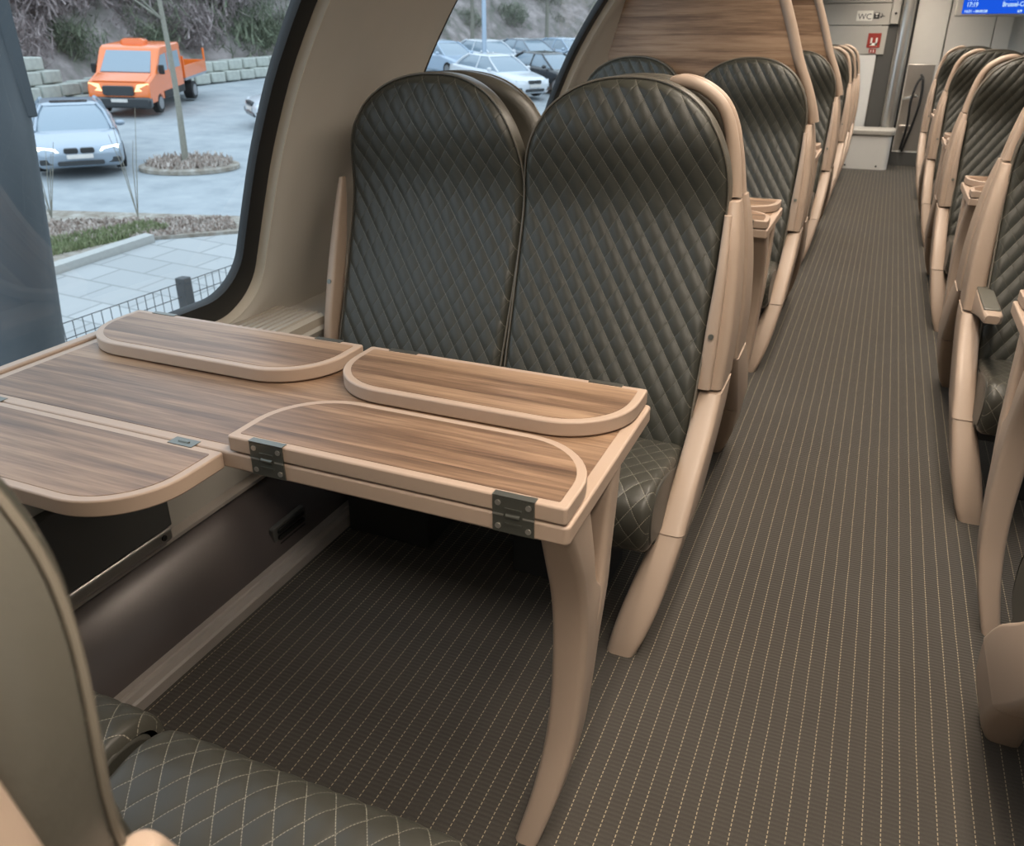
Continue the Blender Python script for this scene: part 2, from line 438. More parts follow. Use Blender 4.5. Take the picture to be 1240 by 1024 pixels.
# ------------------------------------------------------------------- tables
def inset_leaf(x0, x1, y0, y1, free, r=.125, ins=0.0):
    q = max(r-ins, .004); s = max(.006-ins*.2, .002)
    rad = (s, s, q, q) if free == 'hi' else (q, q, s, s)
    return rrect(x0+ins, x1-ins, y0+ins, y1-ins, rad, 12)
def leaf(root, x0, x1, side, state, sx, ox, label=None):
    """side -1: hinged on the -y edge, +1: on the +y edge"""
    W = .188; e = .214*side
    if state == 'folded':
        y0, y1 = sorted((e, e - side*W)); z0, z1 = .7235, .749; free = 'hi' if side < 0 else 'lo'
    else:
        y0, y1 = sorted((e + side*.002, e + side*(W+.017))); z0, z1 = .6935, .7200; free = 'lo' if side < 0 else 'hi'
    o = MB().prism([(x-ox, y) for x, y in inset_leaf(x0, x1, y0, y1, free)], z0, z1).build('leaf', M['pinkrim'], root, bevel=.0028, seg=3, sx=sx)
    if label: o['label'] = label
    MB().prism([(x-ox, y) for x, y in inset_leaf(x0, x1, y0, y1, free, .125, .0145)], z1-.001, z1+.0007).build('wood_inlay', M['wood'], o, smooth=30, sx=sx)
    for hx in (lerp(x0, x1, .135), lerp(x0, x1, .865)):
        h = MB(); X = hx-ox
        if state == 'folded':
            ye = e + side*.0012
            h.box(X-.030, X+.030, ye-.0012, ye+.0012, .6945, .7478)
            h.box(X-.0305, X+.0305, e-side*.010, e+side*.0024, .7484, .7504)
            h.cyl((X, ye+side*.0012, .7215), (1,0,0), .0035, .020, 12)
            h.box(X-.012, X+.012, ye+side*.001, ye+side*.0028, .731, .7335); h.box(X-.012, X+.012, ye+side*.001, ye+side*.0028, .7085, .711)
            h.cur = 1
            for dx in (-.022, .022):
                for zz in (.7035, .7395): h.cyl((X+dx, ye+side*.0014, zz), (0,1,0), .0042, .0022, 12)
            for dx in (-.022, .022): h.box(X+dx-.008, X+dx+.008, ye+side*.0008, ye+side*.0022, .7205, .7228)
            h.build('hinge', [M['hinge'], M['steel']], o, sx=sx)
        else:
            h.box(X-.024, X+.024, e-.011, e+.011, .7196, .7212)
            h.cyl((X, e, .7205), (1,0,0), .0028, .02, 10)
            h.build('hinge', M['hinge'], o, sx=sx)
def make_table(sx, openleaf):
    ox = -.36
    root = thing('folding_table', 'walnut folding table', 'table', group='walnut folding tables')
    t = MB().prism([(x-ox, y) for x, y in rrect(-1.452, -.284, -.214, .214, (.004,.009,.009,.004), 5)], .692, .7205).build('tabletop', M['pinkrim'], root, bevel=.0035, seg=3, sx=sx)
    MB().prism([(x-ox, y) for x, y in rrect(-1.43, -.306, -.194, .194, .004)], .7195, .7212).build('wood_inlay', M['wood'], t, smooth=30, sx=sx)
    leaf(root, -1.448, -.864, 1, 'folded', sx, ox)
    leaf(root, -.846, -.292, 1, 'folded', sx, ox)
    leaf(root, -.838, -.288, -1, 'folded', sx, ox)
    leaf(root, -1.440, -.846, -1, 'open' if openleaf else 'folded', sx, ox, 'leaf folded out flat' if openleaf else None)
    b = MB()
    S = lambda secs: sections(b, [(z, a-ox, c-ox, y0, y1) for z, a, c, y0, y1 in secs], .012)
    S([(0,-.389,-.347,-.150,-.088),(.1,-.369,-.321,-.120,-.052),(.2,-.357,-.304,-.096,-.026),(.3,-.352,-.296,-.086,-.012),(.4,-.351,-.292,-.086,.002),(.47,-.350,-.290,-.094,.010),(.53,-.349,-.289,-.110,-.046),(.60,-.346,-.287,-.142,-.072),(.692,-.337,-.287,-.195,-.105)])
    S([(.38,-.344,-.293,-.050,.000),(.48,-.342,-.287,-.030,.014),(.55,-.338,-.286,-.022,.022),(.62,-.334,-.285,-.020,.032),(.692,-.330,-.285,-.024,.044)])
    b.build('leg', M['pink'], root, smooth=50, sx=sx)
    MB().box(-1.478-ox, -1.453-ox, -.205, .205, .685, .7265).build('wall_bracket', M['pinkrim'], root, bevel=.004, sx=sx)
    return root
# ------------------------------------------------------------ carriage shell
GP = [(.58,-1.585),(.65,-1.555),(.78,-1.512),(.92,-1.466),(1.04,-1.424),(1.215,-1.345),(1.37,-1.252),(1.56,-1.115),(1.72,-.975)]   # glass line: z, x
def gx(z): return interp(GP, z)[0]
def gx_s(z): return sum(gx(z+d) for d in (-.05,-.025,0,.025,.05))/5
def surf(y, z, off):                       # point on the wall curve, moved inwards by off
    d = .01; t = Vector((gx_s(z+d)-gx_s(z-d), 2*d)); t.normalize()
    return (gx_s(z) + t.y*off, y, z - t.x*off)
WIN = [(-1.80,-.35),(.30,1.755),(2.40,3.86),(4.50,5.96),(6.60,8.06),(8.70,10.1)]
Z0, Z1 = .615, 1.64
def loop(y0, y1, z0, z1, r, n=10): return rrect(y0, y1, z0, z1, r, n)
def resample(P, d=.05):
    out = []
    for a, b in zip(P, P[1:]+P[:1]):
        k = max(1, int(math.hypot(a[0]-b[0], a[1]-b[1])/d))
        out += [(lerp(a[0],b[0],i/k), lerp(a[1],b[1],i/k)) for i in range(k)]
    return out
def wall_side(name, wx, side):
    fx = lambda p: (wx(p[0]), p[1], p[2])
    skin = MB()
    ends = [-2.5] + [(a[1]+b[0])/2 for a, b in zip(WIN, WIN[1:])] + [10.35]
    for k, (y0, y1) in enumerate(WIN):
        a, b = ends[k], ends[k+1]; zb, zt = .56, 1.70
        H = resample(loop(y0-.012, y1+.012, Z0-.012, Z1+.012, .13))
        cy, cz = (y0+y1)/2, (Z0+Z1)/2; O = []
        for y, z in H:                    # outer rectangle point along the same ray
            dy, dz = y-cy, z-cz; t = 1e9
            if dy > 0: t = min(t, (b-cy)/dy)
            if dy < 0: t = min(t, (a-cy)/dy)
            if dz > 0: t = min(t, (zt-cz)/dz)
            if dz < 0: t = min(t, (zb-cz)/dz)
            O.append((cy+dy*t, cz+dz*t))
        for corner in ((a,zb),(b,zb),(b,zt),(a,zt)):
            i = min(range(len(O)), key=lambda i: (O[i][0]-corner[0])**2+(O[i][1]-corner[1])**2); O[i] = corner
        rings = [[fx(surf(y, z, .010)) for y, z in H], [fx(surf(lerp(y,cy,-.004), lerp(z,cz,-.004), .030)) for y, z in H], [fx(surf(lerp(y,cy,-.03), lerp(z,cz,-.02), .044)) for y, z in H]]
        for s in range(1, 7):
            t = s/6
            rings.append([fx(surf(lerp(lerp(h[0],cy,-.03),o[0],t), lerp(lerp(h[1],cz,-.02),o[1],t), .046)) for h, o in zip(H, O)])
        skin.loft(rings, closed=True, cap=False)
    w = skin.build('wall_'+name, M['wallgrey'], smooth=35); struct(w)
    for k, (y0, y1) in enumerate(WIN):
        root = bpy.data.objects.new('window_%d' % (k + (1 if side < 0 else 7)), None); COL.objects.link(root); struct(root)
        H = resample(loop(y0-.012, y1+.012, Z0-.012, Z1+.012, .13)); G = resample(loop(y0+.052, y1-.052, Z0+.052, Z1-.052, .10))
        n = len(H); cy, cz = (y0+y1)/2, (Z0+Z1)/2
        G = []
        for i, (y, z) in enumerate(H):
            G.append((cy+(y-cy)*(1-.064/((y1-y0)/2)), cz+(z-cz)*(1-.064/((Z1-Z0)/2))))
        b = MB(); L = lambda P, off, k=0.0: [fx(surf(lerp(y,cy,k), lerp(z,cz,k), off)) for y, z in P]
        b.loft([L(H, -.004), L(H, .012, .006), L(H, .014, .016), L(G, .012), L(G, .0, .004), L(G, -.012)], cap=False)
        b.build('gasket', M['black'], root, smooth=50)
        b = MB(); b.loft([L(H, .008, .004), L(H, .026, .002), L(H, .037, -.002), L(H, .036, -.006), L(H, .028, -.008)], cap=False)
        b.build('lip', M['lip'], root, smooth=50)
        b = MB(); ny, nz = 12, 24; zz = [lerp(Z0+.03, Z1-.03, j/nz) for j in range(nz+1)]
        v = [fx(surf(lerp(y0+.03, y1-.03, i/ny), z, 0)) for z in zz for i in range(ny+1)]
        b.add(v, [(j*(ny+1)+i, j*(ny+1)+i+1, (j+1)*(ny+1)+i+1, (j+1)*(ny+1)+i) for j in range(nz) for i in range(ny)])
        b.build('pane', M['glass'], root, smooth=80)
        # ribbed air ledge under the window
    def extr(nm, prof, mat, y0=-2.5, y1=10.35, bevel=0, smooth=30):
        return MB().loft([[(wx(x), y, z) for x, z in prof] for y in (y0, y1)]).build(nm, mat, bevel=bevel, smooth=smooth)
    # cove from the windows up to the ceiling (solid)
    cove = [(-.955,1.69),(-.86,1.80),(-.74,1.89),(-.60,1.95),(-.60,2.03),(-1.12,2.03),(-1.12,1.69)]
    struct(extr('trim_%s_cove' % name, cove, M['ceil'], smooth=50))
    # ribbed ledge
    b = MB(); led = [(-1.60,.56)]
    for i in range(7):
        x = -1.535 + i*.022; led += [(x,.588),(x+.013,.588),(x+.0145,.582),(x+.0205,.582)]
    led += [(-1.378,.586),(-1.368,.578),(-1.368,.545),(-1.60,.545)]
    for k, (y0, y1) in enumerate(WIN):
        b.loft([[(wx(x), y, z) for x, z in led] for y in (y0+.0, y1+.09)])
    o = b.build('trim_%s_ledge' % name, M['ledge'], smooth=20); struct(o)
    lower = [(-1.62,.565),(-1.372,.562),(-1.362,.545),(-1.385,.50),(-1.412,.36),(-1.415,.215),(-1.62,.215)]
    struct(extr('wall_%s_lower' % name, lower, M['wallgrey'], smooth=20))
    # heater duct, its top rail and floor rail
    d = [(-1.50,.206),(-1.412,.206)] + [(x, z) for x, _, z in smooth_pts([(-1.405,0,.205),(-1.368,0,.178),(-1.325,0,.130),(-1.292,0,.080),(-1.274,0,.040)], 5)] + [(-1.272,.0),(-1.50,.0)]
    o = extr('baseboard_%s' % name, d, M['duct'], smooth=50); struct(o)
    rail = [(-1.425,.203),(-1.395,.203),(-1.386,.209),(-1.388,.217),(-1.396,.221),(-1.425,.223)]
    struct(extr('trim_%s_rail' % name, rail, M['alu']))
    fl = [(-1.285,0),(-1.236,0),(-1.236,.026),(-1.240,.032),(-1.246,.032),(-1.249,.028),(-1.263,.028),(-1.266,.034),(-1.272,.034),(-1.276,.046),(-1.285,.05)]
    struct(extr('trim_%s_floor_rail' % name, fl, M['alu'], smooth=20))
wall_side('left', lambda x: x, -1)
wall_side('right', lambda x: .085-x, 1)
o = MB().box(-1.29, 1.36, -2.5, 10.35, -.05, 0).build('floor', M['carpet']); struct(o)
o = MB().box(-1.2, 1.27, -2.5, 10.35, 1.985, 2.05).build('ceiling', M['ceil']); struct(o)
o = MB().box(-1.62, 1.69, -2.56, -2.5, 0, 2.05).build('wall_back', M['endgrey']); struct(o)

# details on the lower left wall
bx = thing('wall_junction_box', 'dark grey box panel on the lower wall under the unfolded table leaf', 'panel', (-1.418, .55, .215))
MB().box(.0, .050, -.6, .635, .050, .235).build('cover', M['boxgrey'], bx, bevel=.004)
MB().box(.0, .048, -.6, .635, .010, .047).build('bottom_strip', M['steel'], bx, bevel=.01, seg=3)
MB().cyl((.049, .605, .030), (1,0,0), .007, .004, 14).build('hole', M['black'], bx)
v = thing('duct_vent', 'small dark vent grille low on the heater duct under the table', 'vent', (-1.297, 1.50, .088))
b = MB()
for i in range(3): b.prism(rrect(-.055, .055, -.006+.02*(i-1), .006+.02*(i-1), .004), -.004, .010, 'x')
b.build('slat', M['black'], v)
MB().prism(rrect(-.07, .07, -.034, .034, .008), -.012, .004, 'x').build('vent_frame', M['boxgrey'], v, bevel=.002)

# ceiling lights
for i, y in enumerate((-1.4, .7, 2.8, 4.9, 7.0, 9.1)):
    for s in (-1, 1):
        x = .035 + s*.17
        t = thing('ceiling_light', '%s ceiling light strip, number %d along the ceiling from the rear' % ('window-side left' if s < 0 else 'window-side right', i+1), 'light', (x, y, 1.985), group='ceiling light strips')
        MB().box(-.07, .07, -.95, .95, -.018, 0).build('frame', M['white'], t, bevel=.004)
        MB().box(-.055, .055, -.93, .93, -.022, -.012).build('diffuser', M['lamp'], t, bevel=.003)
        L = bpy.data.lights.new('strip_lamp', 'AREA'); L.shape = 'RECTANGLE'; L.size = .11; L.size_y = 1.85; L.energy = LAMP_W; L.spread = math.radians(140); L.color = (1, .87, .73)
        lo = bpy.data.objects.new('strip_lamp', L); COL.objects.link(lo); lo.parent = t; lo.location = (0, 0, -.026)

# unseen wall added on the right to cut daylight reaching under the tables
o = MB().box(4.6, 5.0, -30, 60, -2.7, 3.4).build('wall_daylight_block', M['endgrey']); struct(o)
# ------------------------------------------------------------- placing seats
G_L = 'quilted seats left of the aisle'; G_R = 'quilted seats right of the aisle'
protos = {}
def seat(kind, side, face, y0, label, cush=.52, arm='up', handle=True):
    """side -1 left of the aisle, face 'cam' towards the camera end, 'away' towards the far end"""
    sx = 1 if (side < 0) == (face == 'cam') else -1
    key = (kind, sx, cush, arm, handle)
    if key not in protos:
        o = protos[key] = make_seat(*key)
    else: o = dup(protos[key])
    x = -.552 if kind == 'aisle' else -1.063
    if side > 0: x = .085 - x
    o.location = (x, y0, 0); o.rotation_euler.z = 0 if face == 'cam' else PI
    tag(o, label, 'seat', G_L if side < 0 else G_R)
    return o
# left of the aisle
seat('aisle', -1, 'away', .190, 'nearest aisle seat at the lower left corner, quilted cushion below the open table leaf', .43, 'half')
seat('window', -1, 'away', .190, 'nearest window seat at the far lower left, only its cushion corner showing', .44)
seat('aisle', -1, 'cam', 1.97, 'dark quilted aisle seat with a curved shoulder handle, facing the large foreground table')
seat('window', -1, 'cam', 1.97, 'dark quilted window seat beside the first window pillar, facing the large foreground table')
seat('aisle', -1, 'away', 2.166, 'aisle seat turned away, back to back with the large front aisle seat')
seat('window', -1, 'away', 2.166, 'window seat turned away, back to back with the large front window seat')
seat('aisle', -1, 'cam', 3.89, 'quilted aisle seat in front of the first walnut partition, behind the second left table', handle=False)
seat('window', -1, 'cam', 3.89, 'quilted window seat in front of the first walnut partition, near the second window')
seat('aisle', -1, 'away', 4.096, 'aisle seat turned away just behind the first walnut partition', handle=False)
seat('window', -1, 'away', 4.096, 'window seat turned away just behind the first walnut partition')
seat('aisle', -1, 'cam', 5.81, 'quilted aisle seat facing the camera in front of the second walnut partition, by its pole', handle=False)
seat('window', -1, 'cam', 5.81, 'window seat in front of the second walnut partition')
seat('aisle', -1, 'away', 6.016, 'aisle seat turned away just behind the second walnut partition')
seat('window', -1, 'away', 6.016, 'window seat turned away just behind the second walnut partition')
seat('aisle', -1, 'cam', 7.50, 'first of the three distant left aisle seats seen past the second walnut partition')
seat('aisle', -1, 'cam', 8.38, 'second of the three distant left aisle seats seen past the second walnut partition')
seat('aisle', -1, 'cam', 9.25, 'farthest left aisle seat, beside the white step box')
seat('window', -1, 'cam', 7.50, 'first distant left window seat past the second walnut partition')
seat('window', -1, 'cam', 8.38, 'second distant left window seat past the second walnut partition')
seat('window', -1, 'cam', 9.25, 'farthest left window seat, under the toilet sign')
# right of the aisle
seat('aisle', 1, 'away', 1.10, 'nearest right aisle seat, only its tan side frame and cushion showing at the right edge', .53)
seat('window', 1, 'away', 1.10, 'nearest right window seat, next to the right edge aisle seat', .53)
seat('aisle', 1, 'cam', 2.92, 'right aisle seat with its armrest folded down beside the aisle', arm='down')
seat('window', 1, 'cam', 2.92, 'right window seat beside the seat with the lowered armrest')
seat('aisle', 1, 'away', 3.116, 'right aisle seat turned away, back to back with the seat with the lowered armrest')
seat('window', 1, 'away', 3.116, 'right window seat turned away behind the seat with the lowered armrest')
seat('aisle', 1, 'cam', 4.78, 'right aisle seat facing the camera behind the second right table')
seat('window', 1, 'cam', 4.78, 'right window seat facing the camera behind the second right table')
seat('aisle', 1, 'away', 4.976, 'right aisle seat turned away, right behind the seat at the second table')
seat('window', 1, 'away', 4.976, 'right window seat turned away, right behind the seat at the second table')
seat('aisle', 1, 'cam', 6.66, 'right aisle seat facing the camera behind the third right table')
seat('window', 1, 'cam', 6.66, 'right window seat facing the camera behind the third right table, under the blue screen')
seat('aisle', 1, 'away', 6.856, 'right aisle seat turned away, behind the one at the third right table')
seat('window', 1, 'away', 6.856, 'right window seat turned away, behind the one at the third right table')
seat('aisle', 1, 'cam', 8.55, 'farthest right aisle seat, nearest the steel door handles')
seat('window', 1, 'cam', 8.55, 'farthest right window seat')
# tables
def put_table(sx, y, label, openleaf=False):
    key = ('t', sx, openleaf)
    if key not in protos: o = protos[key] = make_table(sx, openleaf)
    else: o = dup(protos[key])
    o.location = (-.36 if sx > 0 else .44, y, 0); tag(o, label, 'table', 'walnut folding tables')
put_table(1, 1.07, 'large walnut table in the foreground with one leaf folded out, curved tan leg', True)
put_table(1, 3.02, 'second walnut table on the left, its folded corner showing behind the front aisle seat')
put_table(1, 4.92, 'third walnut table on the left, in front of the second walnut partition')
put_table(-1, 2.02, 'nearest walnut table on the right, its curved tan leg at the right edge')
put_table(-1, 3.93, 'second walnut table on the right, behind the seat with the lowered armrest')
put_table(-1, 5.81, 'third walnut table on the right, farther along the aisle')
put_table(-1, 7.70, 'farthest walnut table on the right')
# partitions
for y, nm in ((3.993, 'first walnut partition panel with a tan pole, rising behind the second row of left seats'), (5.913, 'second walnut partition panel with a tan pole, farther along the left row')):
    r = thing('partition_panel', nm, 'partition', (-.275, y, .0), group='walnut partitions')
    w = MB(); P = [(-.945,.80),(-.03,.80),(-.055,1.06),(-.09,1.20),(-.14,1.33),(-.20,1.47),(-.27,1.62),(-.36,1.80),(-.44,1.94),(-.60,1.94),(-.735,1.75),(-.865,1.46),(-.94,1.22)]
    w.prism(P, -.009, .009, 'y').build('panel', M['woodwall'], r, bevel=.003)
    path = smooth_pts([(.002,0,.953),(-.010,0,1.0),(-.044,0,1.09),(-.095,0,1.20),(-.143,0,1.33),(-.20,0,1.47),(-.27,0,1.62),(-.36,0,1.80),(-.45,0,1.96)], 5)
    MB().tube(path, .023, 14).build('pole', M['pink'], r, smooth=60)
# ------------------------------------------------------------ far end of car
YE = 10.35
o = MB().box(-1.62, 1.69, YE, YE+.05, 0, 2.05).build('wall_far', M['endlight']); struct(o)
# left bulkhead with panel joints
b = thing('bulkhead_cabinet', 'grey panelled cabinet wall at the end of the left row, carrying the toilet sign', 'cabinet', (-.7, 10.3, 0))
MB().box(-.45, .595, 0, .045, 1.11, 1.385).build('panel', M['endgrey'], b, bevel=.004)
MB().box(-.30, .595, 0, .045, 1.392, 1.595).build('panel', M['endgrey'], b, bevel=.004)
MB().box(-.05, .595, 0, .045, 1.602, 1.85).build('panel', M['endgrey'], b, bevel=.004)
o = MB().box(-.50, .525, 0.004, .045, .22, 1.103).build('lower_panel', M['white'], b, bevel=.004); o['label'] = 'white lower panel'
o = MB().box(.605, .69, -.02, .045, 1.40, 1.98).build('latch_strip', M['endgrey'], b, bevel=.006)
MB().cyl((.648, -.022, 1.50), (0,1,0), .012, .006, 14).build('lock', M['black'], o)
MB().box(.53, .69, .02, .045, 0, 1.398).build('dark_post', M['boxgrey'], b, bevel=.004)
def text(s, size, mat, name, loc, parent=None, rotx=PI/2, align='LEFT', ext=.001):
    c = bpy.data.curves.new(name, 'FONT'); c.body = s; c.size = size; c.extrude = ext; c.align_x = align; c.resolution_u = 3; c.offset = .0012 if mat is M['screentext'] else 0
    t = bpy.data.objects.new(name, c); COL.objects.link(t)
    bpy.context.view_layer.update()
    me = bpy.data.meshes.new_from_object(t.evaluated_get(bpy.context.evaluated_depsgraph_get()))
    bpy.data.objects.remove(t); me.name = name; me.materials.clear(); me.materials.append(mat)
    o = bpy.data.objects.new(name, me); COL.objects.link(o); o.location = loc; o.rotation_euler.x = rotx
    if parent is not None: o.parent = parent
    return o
s = thing('toilet_sign', 'small white WC sign with black pictograms on the grey end panel', 'sign', (-.43, 10.299, 1.48))
MB().box(0, .158, -.004, 0, -.048, .048).build('plate', M['signwhite'], s)
text('WC', .078, M['signblack'], 'letters', (.012, -.0045, -.034), s)
pk = MB(); pk.box(.166, .224, -.004, 0, -.03, .03); pk.build('pictogram', M['signblack'], s)
pk = MB(); pk.prism([(.174,.024),(.216,.024),(.195,.002)], -.006, -.003, 'y'); pk.prism([(.181,-.012),(.209,-.012),(.195,-.004)], -.006, -.003, 'y'); pk.build('pictogram_mark', M['signwhite'], s)
pk = MB(); pk.prism([(.238,.022),(.246,.022),(.260,-.002),(.278,-.002),(.278,-.010),(.250,-.010)], -.004, 0, 'y'); pk.cyl((.240,-.002,-.012), (0,1,0), .010, .004, 12); pk.build('arrow', M['signblack'], s)
s = thing('fire_sign', 'square red sign with a white pictogram on the grey end panel below the WC sign', 'sign', (-.22, 10.299, 1.24))
MB().box(-.065, .065, -.005, 0, -.065, .075).build('plate', M['red'], s)
pk = MB(); pk.box(-.034,-.016,-.0075,-.005,-.04,.03); pk.box(.016,.034,-.0075,-.005,-.04,.03); pk.box(-.034,.034,-.0075,-.005,-.045,-.02); pk.build('pictogram', M['signwhite'], s)
MB().box(-.035, .035, -.005, 0, -.118, -.075).build('lower_tab', M['red'], s)
pk = MB(); pk.box(-.018,-.010,-.007,-.005,-.110,-.085); pk.box(.008,.016,-.007,-.005,-.110,-.085); pk.build('tab_mark', M['signwhite'], s)
# post and glass door
p = thing('door_post', 'tall brushed steel post beside the end door', 'post', (.065, 10.23, 0))
MB().cyl((0,0,1.0), (0,0,1), .058, 1.96, 32).build('tube', M['steel'], p, smooth=60)
MB().cyl((0,0,.03), (0,0,1), .064, .06, 32).build('foot_collar', M['boxgrey'], p, smooth=60)
d = thing('end_door', 'grey sliding end door with a dark seal, to the right of the steel post', 'door', (.15, 10.28, 0))
MB().box(0, .30, 0, .04, .02, 1.97).build('leaf', M['endlight'], d, bevel=.004)
MB().box(-.018, .0, -.01, .03, .02, 1.97).build('seal', M['black'], d)
MB().box(.012, .27, -.004, .02, .16, 1.02).build('window', M['steel'], d, bevel=.004)
MB().box(-.02, 1.3, -.012, -.001, .0, .14).build('kick_plate', M['boxgrey'], d, bevel=.003)
h = MB().box(.0,.09,-.006,.02,.15,.55).build('handle', M['steel'], d, loc=(.05,-.02,.12)); h['label'] = 'pair of curved dark grab handles'
MB().tube(smooth_pts([(.03,-.02,.05),(.055,-.07,.30),(.045,-.10,.55),(.075,-.09,.72),(.11,-.07,.78)], 6), .012, 10).build('bow', M['black'], h)
MB().tube(smooth_pts([(.05,-.02,.03),(.10,-.06,.28),(.135,-.09,.55),(.125,-.09,.75),(.10,-.03,.80)], 6), .012, 10).build('bow', M['black'], h)
MB().tube([(-.03,-.02,.56),(.10,-.095,.60)], .014, 10).build('bracket', M['steel'], h)
MB().box(-.02,.09,-.05,0,.28,.30).build('bracket', M['steel'], h, bevel=.004); MB().box(.03,.09,-.05,0,.21,.23).build('bracket', M['steel'], h, bevel=.004)
e = thing('end_panel', 'light grey wall panel with a vertical joint under the blue screen', 'panel', (.46, 10.30, 0))
MB().box(0, .42, 0, .045, 1.0, 1.97).build('board', M['endlight'], e, bevel=.003)
MB().box(.428, .58, 0, .045, .1, 1.70).build('board', M['endlight'], e, bevel=.003)
MB().box(0, .42, .0, .045, .14, .99).build('lower_board', M['endgrey'], e, bevel=.003)
MB().box(.02, .05, -.02, .0, .14, 1.0).build('trim_bar', M['steel'], e, bevel=.006)
# white step box in the aisle end
sb = thing('step_box', 'white step box with rounded grey top at the far end of the aisle', 'box', (-.12, 9.82, 0))
MB().loft([[(x, y, z) for x, y in rrect(-.42+i, .25-j, 0, .34, (.01,.07,.02,.01), 6)] for z, i, j in ((0,0,0),(.10,0,.0),(.28,0,.0),(.345,0,.0))]).build('body', M['white'], sb, smooth=50)
MB().prism(rrect(-.43, .275, -.02, .34, (.02,.09,.02,.02), 6), .345, .40).build('top', M['endgrey'], sb, bevel=.012, seg=3)
for x in (-.17, .14): MB().cyl((x, -.002, .035), (0,1,0), .010, .006, 12).build('bolt', M['black'], sb)
# hanging information screen
dp = thing('information_screen', 'blue information screen hanging at the end, showing times and station names', 'screen', (.47, 9.70, 1.455))
MB().box(0, 1.02, 0, .06, 0, .40).build('housing', M['endgrey'], dp, bevel=.012)
MB().box(.055, .97, -.004, .01, .024, .37).build('display', M['screen'], dp)
MB().box(.46, .54, .01, .05, .395, .54).build('hanger', M['endgrey'], dp)
for i, (a, c) in enumerate((('17:13', 'Brussel-Noord'), ('17:19', 'Brussel-Centraal'))):
    z = .140 - i*.056
    for o in (text(a, .056, M['screentext'], 'time_letters', (.085, -.0045, z), dp, ext=.0004), text(c, .056, M['screentext'], 'station_letters', (.385, -.0045, z), dp, ext=.0004)): o.scale.x = .78
text('16:31 - 00:00:28', .030, M['screentext'], 'small_letters', (.075, -.0045, .036), dp, ext=.0004)
text('6/9', .030, M['screentext'], 'small_letters', (.52, -.0045, .034), dp, ext=.0004)
# ------------------------------------------------------------------- outside
def gz(x, y): return -2.75 - .0462*x + .0384*y
GN = Vector((.0462, -.0384, 1)).normalized()
GQ = Vector((0,0,1)).rotation_difference(GN)
def place(o, x, y, th=0, dz=0):
    o.location = (x, y, gz(x, y)+dz)
    from mathutils import Quaternion
    o.rotation_euler = (GQ @ Quaternion((0,0,1), th)).to_euler()
    return o
def mottled(name, cols, scale, rough=.9, bump=0, bscale=30):
    t = NT(name); c = t.coord()
    n = t.noise(c, scale, 6, .65)
    k = t.ramp(n, [(.32 + .36*i/(len(cols)-1), q) for i, q in enumerate(cols)])
    p = t.pr(k, rough, 0, .2)
    if bump: t.bump(t.noise(c, bscale, 4), p, bump, .02)
    return t.m
M['asphalt'] = mottled('worn_asphalt', [(.29,.32,.34),(.35,.38,.40),(.40,.43,.445)], 1.2, .85)  # slight blue tint puts the cool outdoor light into the colour
def paving():
    t = NT('concrete_paving'); c = t.coord(); b = t.n('ShaderNodeTexBrick'); b.inputs['Scale'].default_value = 1.0
    b.inputs['Brick Width'].default_value = .9; b.inputs['Row Height'].default_value = .6; b.inputs['Mortar Size'].default_value = .02
    b.inputs['Color1'].default_value = (.36,.37,.37,1); b.inputs['Color2'].default_value = (.42,.43,.43,1); b.inputs['Mortar'].default_value = (.27,.28,.275,1)
    t.l(c, b.inputs['Vector']); t.pr(b.outputs[0], .8, 0, .3); return t.m
M['paving'] = paving()
M['soil'] = mottled('bare_soil', [(.22,.18,.14),(.32,.29,.25),(.44,.42,.38)], 5)
M['grass'] = mottled('short_grass', [(.14,.17,.09),(.23,.27,.14),(.36,.36,.24)], 7)
M['kerb'] = plain('kerb_concrete', (.42,.42,.40), .8, var=.1)
M['stone'] = plain('pale_stone_block', (.42,.44,.40), .85, var=.25, nscale=6)
M['brush1'] = mottled('mauve_winter_brush', [(.17,.145,.14),(.33,.275,.27),(.52,.455,.445)], 2.5)
M['brush2'] = mottled('dark_green_brush', [(.08,.10,.07),(.17,.195,.135),(.28,.30,.215)], 2.5)
M['brush3'] = mottled('grey_green_twigs', [(.14,.15,.12),(.24,.26,.20),(.36,.37,.30)], 2.0)
M['hill'] = mottled('brushy_bank', [(.15,.155,.125),(.27,.24,.23),(.42,.37,.36)], .9, bump=1, bscale=5)
M['bark'] = plain('grey_bark', (.25,.24,.20), .9, var=.25, nscale=20)
M['leafbrown'] = mottled('brown_leaf_litter', [(.20,.13,.10),(.46,.39,.345),(.72,.67,.62)], 14)
M['mast'] = plain('dark_blue_grey_mast', (.021,.029,.035), .5, var=.1)
M['fence'] = plain('dark_fence_wire', (.045,.05,.055), .6)
def paint(n, c): return plain(n, c, .25, .0, .6, var=.01, Coat_Weight=.6)
M['silver'] = plain('silver_blue_car_paint', (.30,.36,.43), .3, .35, .6, var=.01, Coat_Weight=.6)
M['orange'] = paint('orange_paint', (.80,.17,.02)); M['carwhite'] = paint('white_car_paint', (.65,.68,.72))
M['carblack'] = paint('black_car_paint', (.02,.022,.025)); M['cargrey'] = paint('grey_car_paint', (.22,.25,.29)); M['carblue'] = paint('pale_blue_car_paint', (.40,.50,.62))
M['carglass'] = plain('car_window_glass', (.24,.31,.37), .08, 0, .9, var=.02)  # pale blue base stands in for sky reflected in the glass
M['tyre'] = plain('tyre', (.015,.015,.016), .8); M['rim'] = plain('wheel_rim', (.35,.35,.36), .35, .7)
M['headlamp'] = emit('lit_headlamp', (1, .97, .70), 4.5)
M['amber'] = emit('amber_lit_headlamp', (1, .70, .35), 2.5)
M['plate'] = plain('number_plate', (.7,.66,.62), .5)

